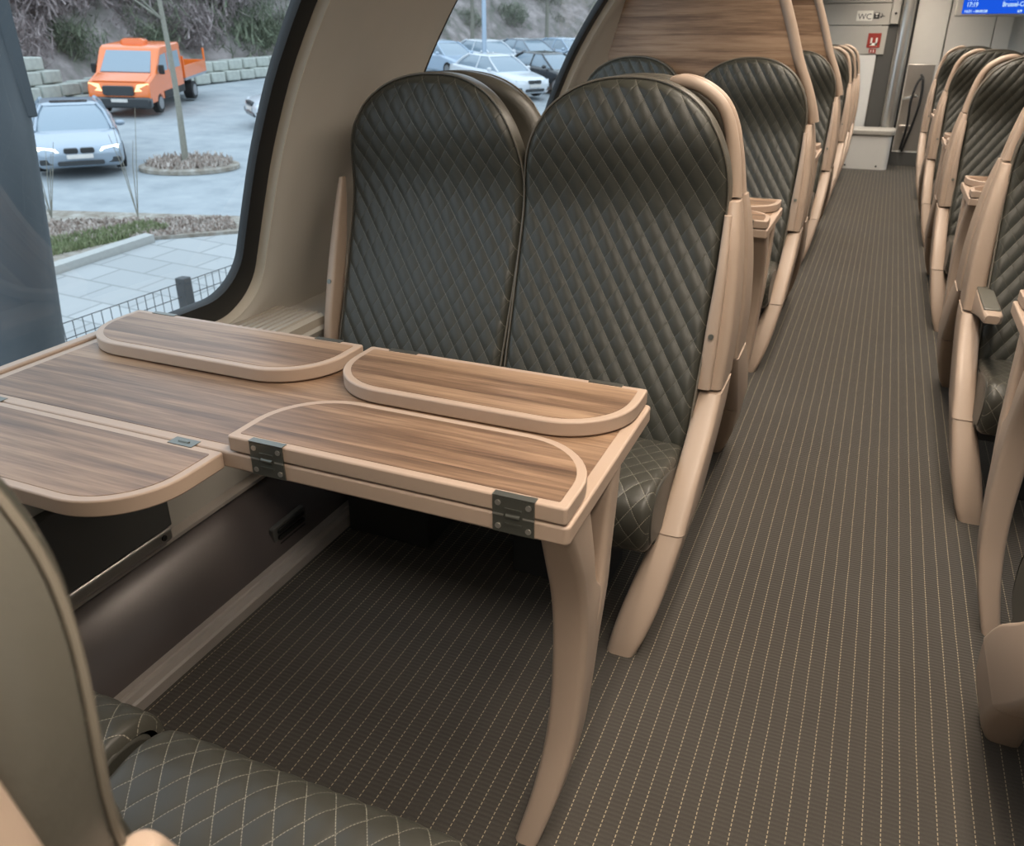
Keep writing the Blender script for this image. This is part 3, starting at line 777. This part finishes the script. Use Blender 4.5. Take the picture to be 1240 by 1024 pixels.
def slab(name, poly, mat, dz, th=.06, **kw):
    b = MB(); n = len(poly)
    b.add([(x, y, gz(x,y)+dz-th) for x, y in poly] + [(x, y, gz(x,y)+dz) for x, y in poly],
          [tuple(range(n))[::-1], tuple(range(n, 2*n))] + [(i, (i+1)%n, n+(i+1)%n, n+i) for i in range(n)])
    return b.build(name, mat, smooth=0, **kw)
o = slab('ground', [(-110,-30),(-1.75,-30),(-1.75,140),(-110,140)], M['asphalt'], -.06, .3); struct(o)
o = slab('paving', [(-11,-6),(-2.2,-6),(-2.2,60),(-6.5,60),(-10.0,11.5),(-10.95,10.45)], M['paving'], -.02, .06); struct(o)
kb = tag(slab('kerb', [(-11.18,0),(-10.98,0),(-10.98,10.35),(-11.18,10.35)], M['kerb'], .10, .2), 'pale concrete kerb between the paving and the planted strip', 'kerb')
strip = [(-17.5,2),(-11.18,2),(-11.18,10.5),(-10.1,11.55),(-10.7,12.35),(-12.3,11.7),(-14.1,10.95),(-17.5,9.5)]
o = slab('planting_strip', strip, M['soil'], .0, .08); struct(o)
# grass tufts: one object nobody could count
def tufts(name, mat, spots, n, h, wdt, label, cat):
    b = MB()
    for _ in range(n):
        x, y = spots(); z = gz(x, y); a = random.uniform(0, 2*PI); hh = h*random.uniform(.4, 1.3); dx, dy = wdt*math.cos(a), wdt*math.sin(a)
        lx, ly = random.uniform(-.6,.6)*hh, random.uniform(-.6,.6)*hh
        b.add([(x-dx,y-dy,z-.01),(x+dx,y+dy,z-.01),(x+lx,y+ly,z+hh)], [(0,1,2)])
    return stuff(b.build(name, mat, smooth=0), label, cat)
def quadspot(P):
    def f():
        u, v = random.random(), random.random()
        a = [lerp(P[0][i], P[1][i], u) for i in (0,1)]; c = [lerp(P[3][i], P[2][i], u) for i in (0,1)]
        return lerp(a[0], c[0], v), lerp(a[1], c[1], v)
    return f
tufts('grass', M['grass'], quadspot([(-12.9,8.2),(-11.9,8.2),(-11.25,11.0),(-11.9,11.1)]), 5000, .09, .03, 'short green grass along the kerb outside the window', 'grass')
tufts('leaf_litter', M['leafbrown'], quadspot([(-15.5,9.0),(-12.9,8.4),(-10.3,11.6),(-10.9,12.1)]), 3500, .07, .06, 'brown leaf litter on the planted strip outside the window', 'leaves')
# tree island
isl = tag(MB().loft([[(r*1.0*math.cos(a), r*.72*math.sin(a), z) for a in [2*PI*k/28 for k in range(28)]] for r, z in ((1.12,-.05),(1.12,.03),(1.04,.05),(.3,.10))]).build('tree_island', M['soil'], smooth=40), 'kerbed oval island of soil around the thin tree in the car park', 'island')
place(isl, -14.75, 15.35, math.radians(40))
def ispot():
    a = random.uniform(0, 2*PI); r = math.sqrt(random.random()); x, y = r*.95*math.cos(a), r*.66*math.sin(a); c, s = math.cos(.7), math.sin(.7)
    return -14.75 + x*c - y*s, 15.35 + x*s + y*c
o = tufts('leaf_litter', M['leafbrown'], ispot, 900, .16, .05, 'brown leaves and dry tufts on the tree island', 'leaves'); o.location.z = .06
# trees
def tree(x, y, h, r, label, crown=None, seed=1, nb=26, group=None, lean=0):
    rnd = random.Random(seed)
    root = thing('bare_tree', label, 'tree', (x, y, gz(x,y)-.05), group=group)
    path = smooth_pts([(0,0,0),(.04,.03,h*.25),(-.05+lean,.05,h*.55),(lean*1.4,0,h)], 5)
    MB().tube(path, [lerp(r, r*.35, i/(len(path)-1)) for i in range(len(path))], 10).build('trunk', M['bark'], root, smooth=60)
    b = MB()
    for i in range(nb):
        t = rnd.uniform(.55, .98); p = path[int(t*(len(path)-1))]; a = rnd.uniform(0, 2*PI); L = h*.34*(1.15-t)*rnd.uniform(.7,1.3)+.3
        q = p + Vector((math.cos(a), math.sin(a), .75))*L*.5; e = p + Vector((math.cos(a+.2), math.sin(a+.2), 1.0))*L
        b.tube([p, q, e], [r*.28, r*.17, r*.06], 5)
        for _ in range(3):
            s = q.lerp(e, rnd.random()); d = Vector((rnd.uniform(-1,1), rnd.uniform(-1,1), rnd.uniform(0,1)))*L*.35
            b.tube([s, s+d], [r*.1, r*.04], 4)
    b.build('branches', M['bark'], root, smooth=0)
    if crown:
        c = MB(); m, n, sc = crown
        for _ in range(n):
            d = Vector((rnd.gauss(0,1), rnd.gauss(0,1), rnd.gauss(0,1))); d.normalize(); d *= rnd.random()**.4
            p = Vector((lean*1.3 + d.x*h*.3, d.y*h*.3, h*.72 + d.z*h*.34)); u = Vector((rnd.uniform(-1,1), rnd.uniform(-1,1), rnd.uniform(-1,1)))*sc; w = Vector((rnd.uniform(-1,1), rnd.uniform(-1,1), rnd.uniform(-1,1)))*sc
            c.add([p-u, p+w, p+u], [(0,1,2)])
        c.build('foliage', M[m], root, smooth=0)
    return root
tree(-14.72, 15.2, 7.5, .078, 'thin bare tree with a pale trunk on the car park island', None, 3, 22)
# bushes on the bank
BR = MB()
def bush(cx, cy, cz, sx_, sy_, sz_, kind, seed, n=3000):
    rnd = random.Random(seed); BR.cur = kind
    blobs = [(rnd.uniform(-1,1), rnd.uniform(-.5,.5), rnd.uniform(.2,1.0), rnd.uniform(.5,.9)) for _ in range(7)]
    V = []; Fc = []
    for _ in range(n):
        x, y, z, r = rnd.choice(blobs); d = Vector((rnd.gauss(0,1), rnd.gauss(0,1), rnd.gauss(0,1))); d.normalize(); d *= r*rnd.uniform(.55,1.15)
        p = Vector((x, y, max(0, z))) + d; u = Vector((rnd.uniform(-1,1), rnd.uniform(-1,1), rnd.uniform(-.1,1.6)))*.24
        w = Vector((rnd.uniform(-1,1), rnd.uniform(-1,1), rnd.uniform(-.5,.5)))*.022
        k = len(V); V += [(cx+q.x*sx_, cy+q.y*sy_, cz+q.z*sz_) for q in (p-u*.5-w, p-u*.5+w, p+u)]; Fc.append((k, k+1, k+2))
    BR.add(V, Fc)
# bank behind the car park: a line of points (x, y) of its foot
FOOT = [(-34,2),(-29,12),(-26.5,19),(-27.5,24),(-27.5,29),(-26.5,35),(-27,44),(-29,62),(-20,78),(-2,86),(20,90)]
b = MB(); rows = []
foot = smooth_pts([(x, y, 0) for x, y in FOOT], 8)
for i, p in enumerate(foot):
    t = foot[min(i+1, len(foot)-1)] - foot[max(i-1, 0)]; t.normalize(); nrm = Vector((-t.y, t.x, 0))
    rows.append([(p.x+nrm.x*d, p.y+nrm.y*d, gz(p.x, p.y)+h*(1+.12*math.sin(i*.9)+.08*math.sin(i*2.3+d))) for d, h in ((-.2,-.1),(.8,1.0),(2.2,2.4),(4.5,4.2),(8,6.2),(13,8.0),(22,9.0))])
b.loft(rows, closed=False)
o = b.build('bank', M['hill'], smooth=60); struct(o)
rnd = random.Random(11)
for lev, (off, sc, step) in enumerate(((2.5,1.0,2),(4.2,1.35,3),(8.0,1.7,4))):
    for i in range(6, len(foot)-12, step):
        t = foot[i+1]-foot[i-1]; t.normalize(); nrm = Vector((-t.y, t.x, 0)); p = foot[i] + nrm*(off + rnd.uniform(-.5,.5))
        kind = 2 if i > 40 else (1 if rnd.random() < (.55 if lev == 0 else .2) else 0)
        q = sc*rnd.uniform(.9,1.35)
        bush(p.x, p.y, gz(foot[i].x, foot[i].y) + (.8, 3.0, 5.6)[lev], q*1.35, q*1.15, q*rnd.uniform(.9,1.25), kind, 100*lev+i)
stuff(BR.build('winter_brush', [M['brush1'], M['brush2'], M['brush3']], smooth=0), 'dense leafless mauve and dark green brush covering the bank behind the car park', 'bushes')
# stone walls
def block_mesh():
    b = MB(); b.box(-.42,.42,-.3,.3,0,.40)
    return b
blk = None
def stone_wall(label, p0, p1, rows, seed):
    global blk
    rnd = random.Random(seed); root = thing('stone_wall', label, 'wall', (p0[0], p0[1], gz(*p0)))
    d = Vector((p1[0]-p0[0], p1[1]-p0[1], 0)); L = d.length; d.normalize(); nrm = Vector((-d.y, d.x, 0)); n = int(L/.88)
    a = math.atan2(d.y, d.x); fz = lambda q: gz(p0[0]+d.x*q, p0[1]+d.y*q) - gz(*p0)
    for r in range(max(rows(0), rows(1), rows(.5))):
        for i in range(n+1):
            t = i/n
            if r >= rows(t): continue
            if blk is None: blk = o = block_mesh().build('stone_block', M['stone'], root, bevel=.05)
            else: o = blk.copy(); COL.objects.link(o); o.parent = root
            q = i*.88 + (.44 if r % 2 else 0); p = d*q + nrm*(r*.22)
            o.location = (p.x, p.y, fz(q) + r*.40 - .03); o.rotation_euler.z = a + rnd.uniform(-.04,.04); o.scale = (rnd.uniform(.92,1.0), 1, rnd.uniform(.92,1.0))
stone_wall('stepped pale stone block wall rising behind the silver car', (-22.9,13.2), (-24.6,22.4), lambda t: int(round(lerp(8.4, 2.0, min(1, max(0, t*1.25-.15))))), 5)
stone_wall('low pale stone block wall behind the orange truck', (-25.9,24.5), (-25.2,42.0), lambda t: 2, 6)
# vehicles
def wheel(root, x, y, r, sx, w=.22):
    t = MB().cyl((x, y, r), (1,0,0), r, w, 24).build('wheel', M['tyre'], root, bevel=.03, smooth=50)
    MB().cyl((x + (.5*w+.002)*(1 if x > 0 else -1), y, r), (1,0,0), r*.62, .02, 20).build('rim', M['rim'], t, smooth=50)
def make_car(label, paint_m, lit=False, group=None):
    root = thing('parked_car' if not lit else 'silver_car', label, 'car', group=group)
    S = [(-2.34,.60,.36,.56),(-2.30,.74,.26,.64),(-2.15,.84,.20,.70),(-1.8,.90,.19,.78),(-1.3,.915,.19,.86),(-.85,.92,.19,.92),(.2,.92,.19,.94),(1.2,.92,.19,.97),(1.8,.89,.21,.99),(2.15,.83,.26,.95),(2.32,.70,.36,.80)]
    MB().loft([[(x, y, z) for x, z in rrect(-w, w, zb, zt, min(.13, (zt-zb)*.45), 5)] for y, w, zb, zt in S]).build('body', paint_m, root, smooth=60)
    G = [(.88,.80,-1.05,1.85),(1.05,.765,-.80,1.65),(1.25,.68,-.42,1.32),(1.38,.60,-.14,1.05),(1.405,.55,-.05,.95)]
    cb = MB().loft([[(x, y, z) for x, y in rrect(-w, w, a, c, .13, 5)] for z, w, a, c in G]).build('cabin_glass', M['carglass'], root, smooth=60)
    MB().loft([[(x, y, z) for x, y in rrect(-w, w, a, c, .13, 5)] for z, w, a, c in ((1.372,.615,-.18,1.10),(1.41,.58,-.10,1.0),(1.432,.46,.02,.85))]).build('roof', paint_m, root, smooth=60)
    if lit:
        MB().prism(rrect(-.40,.40,-.04,.30,.05), 1.418, 1.437).build('sunroof', M['carblack'], root)
    p = MB()
    for s in (-1, 1):
        p.tube([(s*.80,-1.06,.89),(s*.69,-.44,1.24),(s*.585,-.14,1.395)], .035, 8); p.tube([(s*.80,1.86,.90),(s*.70,1.36,1.24),(s*.59,1.06,1.39)], .05, 8); p.tube([(s*.83,.35,.9),(s*.63,.30,1.37)], .035, 8)
    p.build('roof_pillars', paint_m, root, smooth=60)
    for s in (-1, 1):
        MB().ell((s*.98,-.72,.98), .11, .07, .075).build('mirror', paint_m, root, smooth=60)
        for y in (-1.42, 1.40): wheel(root, s*.82, y, .33, s)
        MB().loft([[(s*(.40+.02*i)*1.0+0, -2.30+.0, .60),(s*.78,-2.14,.63),(s*.80,-2.12,.71),(s*.46,-2.26,.68)] if i == 0 else [(s*.40,-2.34,.60),(s*.79,-2.20,.63),(s*.81,-2.17,.71),(s*.46,-2.30,.68)] for i in (0, 1)]).build('headlight', M['headlamp'] if lit else M['carwhite'], root)
        MB().prism(rrect(min(s*.02,s*.30), max(s*.02,s*.30), .575, .70, .04), -2.37, -2.27, 'y').build('grille', M['carblack'], root, bevel=.01)
        MB().prism(rrect(min(s*.52,s*.80), max(s*.52,s*.80), .32, .45, .04), -2.33, -2.16, 'y').build('side_intake', M['carblack'], root, bevel=.01)
    MB().prism(rrect(-.46,.46,.29,.40,.04), -2.37, -2.27, 'y').build('intake', M['carblack'], root, bevel=.01)
    MB().box(-.26,.26,-2.385,-2.35,.45,.55).build('number_plate', M['plate'], root, bevel=.006)
    return root
car = make_car('silver blue sedan with lit headlights driving through the car park', M['silver'], True)
place(car, -17.6, 14.8, math.radians(50)); car.scale = (1, 1, .88)
def make_truck():
    root = thing('tipper_truck', 'orange crew cab tipper truck with dropside bed in the car park', 'truck')
    side = [(-2.62,.42),(-2.74,.60),(-2.72,.98),(-2.60,1.18),(-1.86,1.40),(-1.20,2.16),(-1.0,2.27),(.98,2.30),(1.06,2.22),(1.06,.50),(-2.0,.42)]
    cab = MB().prism(side, -.99, .99, 'x').build('cab', M['orange'], root, bevel=.09, seg=3)
    MB().loft([[(-.82,-1.88,1.44),(.82,-1.88,1.44),(.74,-1.245,2.13),(-.74,-1.245,2.13)],[(-.82,-1.80,1.38),(.82,-1.80,1.38),(.74,-1.16,2.07),(-.74,-1.16,2.07)]]).build('windscreen', M['carglass'], root, bevel=.02)
    o = MB().loft([[(-.86,-2.62,1.185),(.86,-2.62,1.185),(.88,-1.93,1.395),(-.88,-1.93,1.395)],[(-.8,-2.60,1.215),(.8,-2.60,1.215),(.82,-1.95,1.42),(-.82,-1.95,1.42)]]).build('bonnet', M['orange'], root, bevel=.01); 
    for s in (-1, 1):
        MB().prism([(-1.62,1.44),(-1.18,1.98),(-.62,2.02),(-.62,1.42)], min(s*.985,s*1.0), max(s*.985,s*1.0), 'x').build('side_window', M['carglass'], root)
        MB().prism([(-.50,1.42),(-.50,2.02),(.72,2.02),(.80,1.42)], min(s*.985,s*1.0), max(s*.985,s*1.0), 'x').build('side_window', M['carglass'], root)
        MB().box(s*1.02, s*1.20, -1.62, -1.52, 1.35, 1.68).build('mirror', M['black'], root, bevel=.03)
        MB().loft([[(s*.52,-2.70,.86),(s*.94,-2.62,.90),(s*.95,-2.56,1.14),(s*.62,-2.66,1.10)],[(s*.52,-2.77,.86),(s*.96,-2.69,.90),(s*.97,-2.63,1.14),(s*.62,-2.73,1.10)]]).build('headlight', M['amber'], root)
        wheel(root, s*.88, -1.75, .36, s); wheel(root, s*.88, 2.0, .36, s, .34)
        MB().box(s*.985, s*1.01, -1.3, 1.0, .46, .72).build('sill_cladding', M['black'], root, bevel=.02)
    MB().prism(rrect(-.50,.50,.72,1.06,.08), -2.80, -2.66, 'y').build('grille', M['carblack'], root, bevel=.02)
    MB().box(-1.0, 1.0, -2.80, -2.5, .28, .68).build('bumper', M['carblack'], root, bevel=.08)
    MB().box(-.26,.26,-2.83,-2.79,.50,.61).build('number_plate', M['plate'], root)
    bed = MB().box(-1.02,1.02,1.15,3.9,.82,.92).build('bed_floor', M['cargrey'], root)
    for s in (-1, 1): MB().box(s*.98, s*1.03, 1.15, 3.9, .92, 1.38).build('dropside', M['orange'], root, bevel=.01)
    MB().box(-1.03,1.03,3.87,3.92,.92,1.38).build('tailgate', M['orange'], root, bevel=.01)
    MB().box(-1.03,1.03,1.13,1.19,.92,1.75).build('headboard', M['orange'], root, bevel=.01)
    for s in (-1, 1): MB().box(s*.96, s*1.03, 3.86, 3.93, .92, 1.85).build('corner_post', M['orange'], root, bevel=.01)
    MB().box(-.4,.4,-2.5,3.85,.45,.80).build('chassis', M['black'], root)
    MB().loft([[(x, y, z) for x, y in rrect(-w, w, -.75, -.35, .08)] for z, w in ((2.26,.42),(2.44,.40),(2.50,.28))]).build('beacon_bar', M['orange'], root, bevel=.02)
    return root
tr = make_truck(); place(tr, -22.75, 22.35, math.radians(26)); tr.scale = (.93, .93, .83)
PK = [(-15.9,22.65,'carwhite','white car partly hidden by the frame of the front window',-37),
 (-19.58,37.89,'carblue','pale blue parked car, leftmost of the row seen through the second window',62),(-18.36,40.18,'carwhite','white parked car beside the pale lamp post in the second window',62),(-17.13,42.46,'cargrey','grey parked car right of the lamp post in the second window',62),
 (-15.91,44.75,'carblue','pale blue parked car near the right frame of the second window',62),(-14.5,32.5,'carwhite','white parked car just above the shoulder of the front window seat',62),(-13.2,35.0,'carblack','black parked car in the near row of the second window',62),(-12.06,37.4,'carblue','pale blue parked car cut by the right frame of the second window',62)]
proto_car = None
for x, y, c, lab, th in PK:
    if proto_car is None: o = proto_car = make_car(lab, M[c], False, 'parked cars')
    else:
        o = dup(proto_car); tag(o, lab, 'car', 'parked cars')
        for ch in o.children:
            if ch.name.split('.')[0] in ('body', 'roof', 'roof_pillars', 'mirror'):
                ch.data = ch.data.copy(); ch.data.materials[0] = M[c]
    place(o, x, y, math.radians(th))
lp = thing('lamp_post', 'tall pale lamp post among the parked cars', 'lamp post', (-16.2, 35.0, gz(-16.2,35.0)))
MB().tube([(0,0,0),(0,0,3.5),(0,0,8)], [.11,.09,.06], 12).build('pole', M['carblue'], lp, smooth=60); MB().box(-.12,.7,-.1,.1,7.95,8.08).build('lamp_head', M['carblue'], lp, bevel=.02)
for i, (x, y, h, lab) in enumerate(((-19.5,51,9,'grey green tree behind the parked cars, left of the lamp post'),(-23.5,49,10,'tall grey green tree left in the second window'),(-9.5,56,9,'grey green tree near the right frame of the second window'),(-15,59,11,'tallest grey green tree in the middle of the second window'))):
    tree(x, y, h, .14, lab, ('brush3', 3500, .22), 20+i, 14, 'trees behind the parked cars')
# wire fence by the track
f = thing('wire_fence', 'dark wire mesh fence with a square post outside below the window', 'fence', (-6.65, 6.55, gz(-6.65,6.55)+.13))
b = MB(); zb = .05; zt = .95
for i in range(-46, 70):
    y = i*.11; b.box(-.003,.003,y-.003,y+.003,zb+y*.038,zt+y*.0)
for k in range(7):
    z = zb + (zt-zb)*k/6; b.loft([[(-.003,y,z-.004+y*.0),(.003,y,z-.004),(.003,y,z+.004),(-.003,y,z+.004)] for y in (-5.06, 7.6)])
b.build('wire_mesh', M['fence'], f, smooth=0)
for y in (-2.6, .0, 2.6, 5.2): MB().box(-.06,.06,y-.06,y+.06,-.05,1.0).build('post', M['fence'], f, bevel=.01)
# mast standing just outside
path = smooth_pts([(-4.82,2.94,1.46-.0),(-4.80,2.97,1.30),(-4.62,2.84,.62)], 4) if False else None
m = thing('steel_mast', 'dark blue grey steel mast just outside the window at the left edge', 'mast', (-4.10, 2.45, gz(-4.10,2.45)))
P = [(-.02,.05,0),(-.10,.16,.7),(-.28,.38,1.4),(-.58,.70,2.09),(-.89,1.04,2.99),(-1.10,1.24,3.43),(-1.28,1.37,3.96),(-1.60,1.56,5.3)]
MB().tube(smooth_pts(P, 5), .30, 24).build('tube', M['mast'], m, smooth=60)
fl = MB().loft([[(x-1.21+dx*q, y+1.455+dy*q, z) for dx,dy,q in ((0,0,0),(.92,.39,.24),(.92-.1,.39+.24,.30),(-.1,.24,.12))] for x,y,z in ((.20,-.24,3.3),(-.28,.10,5.0))]).build('flange', M['mast'], m, bevel=.01)
for z in (3.45,3.62,3.79,3.96): MB().cyl((-.83-(z-3.3)*.28,1.28+(z-3.3)*.2,z), (.39,-.92,0), .016, .03, 8).build('bolt', M['black'], fl)
# bare shoots at the planted strip
def shoots(x, y, n, h, lab, seed):
    rnd = random.Random(seed); r = thing('bare_shrub', lab, 'shrub', (x, y, gz(x,y)), group='bare shrubs on the planted strip')
    for _ in range(n):
        a = rnd.uniform(0, 6.3); q = rnd.uniform(.05,.35)
        MB().tube([(0,0,0),(q*.5*math.cos(a),q*.5*math.sin(a),h*.5),(q*math.cos(a),q*math.sin(a),h*rnd.uniform(.7,1.1))], [.009,.007,.004], 5).build('stem', M['bark'], r, smooth=0)
shoots(-13.6, 10.55, 6, 1.3, 'bare shrub with upright stems in front of the silver car', 1)
shoots(-12.35, 11.35, 4, 1.9, 'tall bare shoots to the right of the silver car', 2)
# -------------------------------------------------------- daylight and camera
w = bpy.data.worlds.new('overcast_dusk'); scene.world = w; w.use_nodes = True
nt = w.node_tree; bg = nt.nodes['Background']
tc = nt.nodes.new('ShaderNodeTexCoord'); sp = nt.nodes.new('ShaderNodeSeparateXYZ'); rp = nt.nodes.new('ShaderNodeValToRGB')
nt.links.new(tc.outputs['Generated'], sp.inputs[0]); nt.links.new(sp.outputs[2], rp.inputs[0]); nt.links.new(rp.outputs[0], bg.inputs[0])
rp.color_ramp.elements[0].color = (.82, .90, .97, 1); rp.color_ramp.elements[1].color = (.80, .90, 1.0, 1)
bg.inputs[1].default_value = SKY
cam = bpy.data.cameras.new('camera'); co = bpy.data.objects.new('camera', cam); COL.objects.link(co)
F = 990.0; cam.sensor_fit = 'HORIZONTAL'; cam.sensor_width = 36; cam.lens = 36*F/1240; cam.clip_start = .02; cam.clip_end = 400
pitch = math.atan(470/F); yaw = math.atan(467/math.hypot(470, F))
co.location = (0, 0, 1.30); co.rotation_euler = (PI/2 - pitch, 0, yaw)
cam.dof.use_dof = True; cam.dof.focus_distance = 1.45; cam.dof.aperture_fstop = 9.0
scene.camera = co
vs = scene.view_settings; vs.view_transform = 'Standard'; vs.look = 'None'; vs.gamma = 1.0; vs.exposure = 0.0; vs.use_curve_mapping = False
scene.cycles.max_bounces = 8; scene.cycles.transparent_max_bounces = 12
scene.cycles.sample_clamp_indirect = 4.0; scene.cycles.caustics_reflective = False; scene.cycles.caustics_refractive = False
